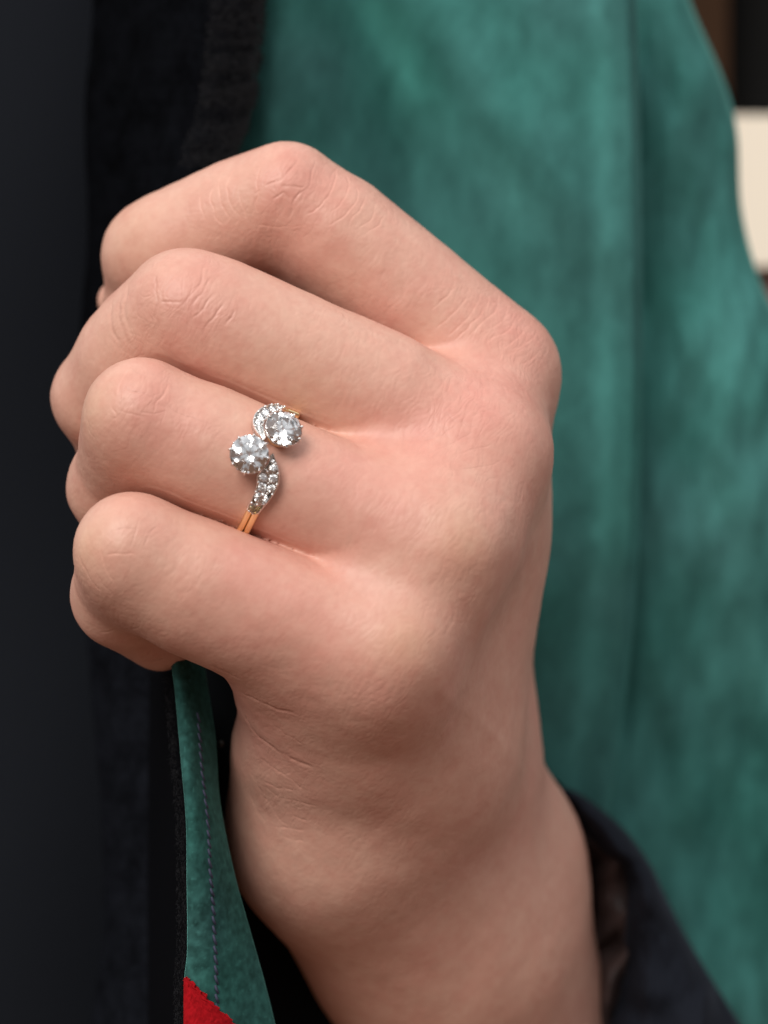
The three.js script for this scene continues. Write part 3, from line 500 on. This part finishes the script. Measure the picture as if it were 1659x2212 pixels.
  const frame = (c, up, spin = 0) => { const m = new THREE.Matrix4(), q = new THREE.Quaternion().setFromUnitVectors(new THREE.Vector3(0, 1, 0), up); m.compose(c, q.multiply(new THREE.Quaternion().setFromAxisAngle(new THREE.Vector3(0, 1, 0), spin)), new THREE.Vector3(1, 1, 1)); return m; };
  function pave(m, stones, beads) {
    for (const [t, s, d] of stones) { const [c, x, up, hw] = m.place(t); part('small_diamond', cutStone(d * 1.14, t * 9).applyMatrix4(frame(c.addScaledVector(x, s * hw).addScaledVector(up, 0.36 - 0.08 * Math.abs(s)), up.clone().addScaledVector(x, 0.25 * s + 0.12 * (rnd() - 0.5)).normalize(), rnd() * 3)), DIAMOND, m); }
    for (const [t, s] of beads) { const [c, x, up, hw] = m.place(t); const p = c.addScaledVector(x, s * hw).addScaledVector(up, 0.42 - 0.06 * Math.abs(s)); part('bead', new THREE.SphereGeometry(0.17 + 0.05 * rnd(), 10, 8).translate(p.x, p.y, p.z), PLAT, m); }
  }
  const low = shoulder([[885, 985, 925, 965, 2.2], [872, 1080, 965, 1085, 2.0], [800, 1170, 992, 1180, 1.9], [715, 1260, 1002, 1290, 1.7], [706, 1380, 985, 1400, 1.5], [672, 1490, 925, 1520, 1.3], [615, 1610, 835, 1640, 1.15], [570, 1700, 750, 1745, 1.0], [592, 1760, 705, 1800, 0.8]], 'white shoulder set with small diamonds sweeping under the lower stone');
  pave(low, [[0.12, 0, 0.5], [0.24, 0.25, 0.95], [0.4, 0.45, 1.1], [0.4, -0.42, 1.0], [0.545, 0.48, 1.0], [0.54, -0.38, 1.2], [0.69, 0.02, 1.65], [0.845, 0, 1.4]], [[0.16, 0.6], [0.3, -0.3], [0.32, 0.85], [0.47, 0.05], [0.48, 0.85], [0.47, -0.85], [0.61, -0.85], [0.61, 0.3], [0.62, 0.85], [0.765, -0.7], [0.765, 0.7], [0.77, 0], [0.92, -0.6], [0.92, 0.6], [0.95, 0]]);
  const high = shoulder([[785, 775, 825, 765, 1.7], [712, 690, 800, 650, 1.6], [662, 580, 805, 570, 1.5], [676, 460, 830, 520, 1.4], [755, 370, 900, 450, 1.6], [850, 318, 975, 420, 1.4], [945, 300, 1030, 385, 1.2], [1040, 318, 1095, 375, 1.0], [1120, 350, 1150, 390, 0.8]], 'white shoulder set with small diamonds curling over the upper stone');
  pave(high, [[0.16, 0, 0.5], [0.27, 0, 0.85], [0.385, 0.1, 1.0], [0.5, 0.05, 1.1], [0.62, 0.05, 1.05], [0.735, 0, 0.85], [0.83, 0, 0.6]], [[0.21, -0.7], [0.21, 0.6], [0.33, -0.7], [0.33, 0.7], [0.44, -0.75], [0.44, 0.75], [0.56, -0.75], [0.56, 0.75], [0.675, -0.7], [0.675, 0.7], [0.78, -0.6], [0.78, 0.6], [0.88, 0]]);
  // the two large stones in their claw settings
  function big(zx, zy, d, h, lean, spin, label) {
    const [f, w] = spot(zx, zy, h), c = at(f, w, h), up = E3.clone().multiplyScalar(Math.cos(f + lean[0])).addScaledVector(E2, Math.sin(f + lean[0])).addScaledVector(A, lean[1]).normalize(), M = frame(c, up, spin), r = d / 2;
    part('diamond', cutStone(d).applyMatrix4(M), DIAMOND, ring, label);
    const ringOf = (rad, y, tube) => new THREE.TorusGeometry(rad, tube, 8, 48).rotateX(Math.PI / 2).translate(0, y, 0);
    const s = part('setting', mergeGeometries([ringOf(r * 0.93, -0.42, 0.13), ringOf(r * 0.76, -1.25, 0.14)]).applyMatrix4(M), PLAT, ring);
    part('setting_base', mergeGeometries([ringOf(r * 0.62, -1.95, 0.22), ringOf(r * 0.56, -2.4, 0.22)]).applyMatrix4(M), GOLD, ring);
    for (let k = 0; k < 8; k++) {
      const a = (k + 0.5) / 8 * Math.PI * 2, cs = Math.cos(a), sn = Math.sin(a), pt = (rad, y) => new THREE.Vector3(cs * rad * r, y, sn * rad * r);
      const curve = new THREE.CatmullRomCurve3([pt(0.58, -2.1), pt(0.8, -1.25), pt(1.0, -0.45), pt(1.06, 0.02), pt(0.99, 0.26)]);
      part('claw', mergeGeometries([new THREE.TubeGeometry(curve, 14, 0.125, 7).toNonIndexed(), new THREE.SphereGeometry(0.19, 10, 8).translate(...pt(0.975, 0.27).toArray()).toNonIndexed()]).applyMatrix4(M), PLAT, s);
      const b = (k + 1) / 8 * Math.PI * 2, arc = new THREE.CatmullRomCurve3([pt(0.9, -0.8), new THREE.Vector3(Math.cos(b) * r * 0.95, -0.5, Math.sin(b) * r * 0.95), new THREE.Vector3(Math.cos(a + Math.PI / 4) * r * 0.9, -0.8, Math.sin(a + Math.PI / 4) * r * 0.9)]);
      part('gallery', new THREE.TubeGeometry(arc, 8, 0.09, 6).applyMatrix4(M), PLAT, s);
    }
  }
  big(612, 985, 5.35, 2.7, [0.02, 0.06], 0.2, 'lower left round diamond');
  big(1062, 648, 5.2, 2.8, [-0.05, -0.12], 0.05, 'upper right round diamond');
}
renderer.render(scene, camera);
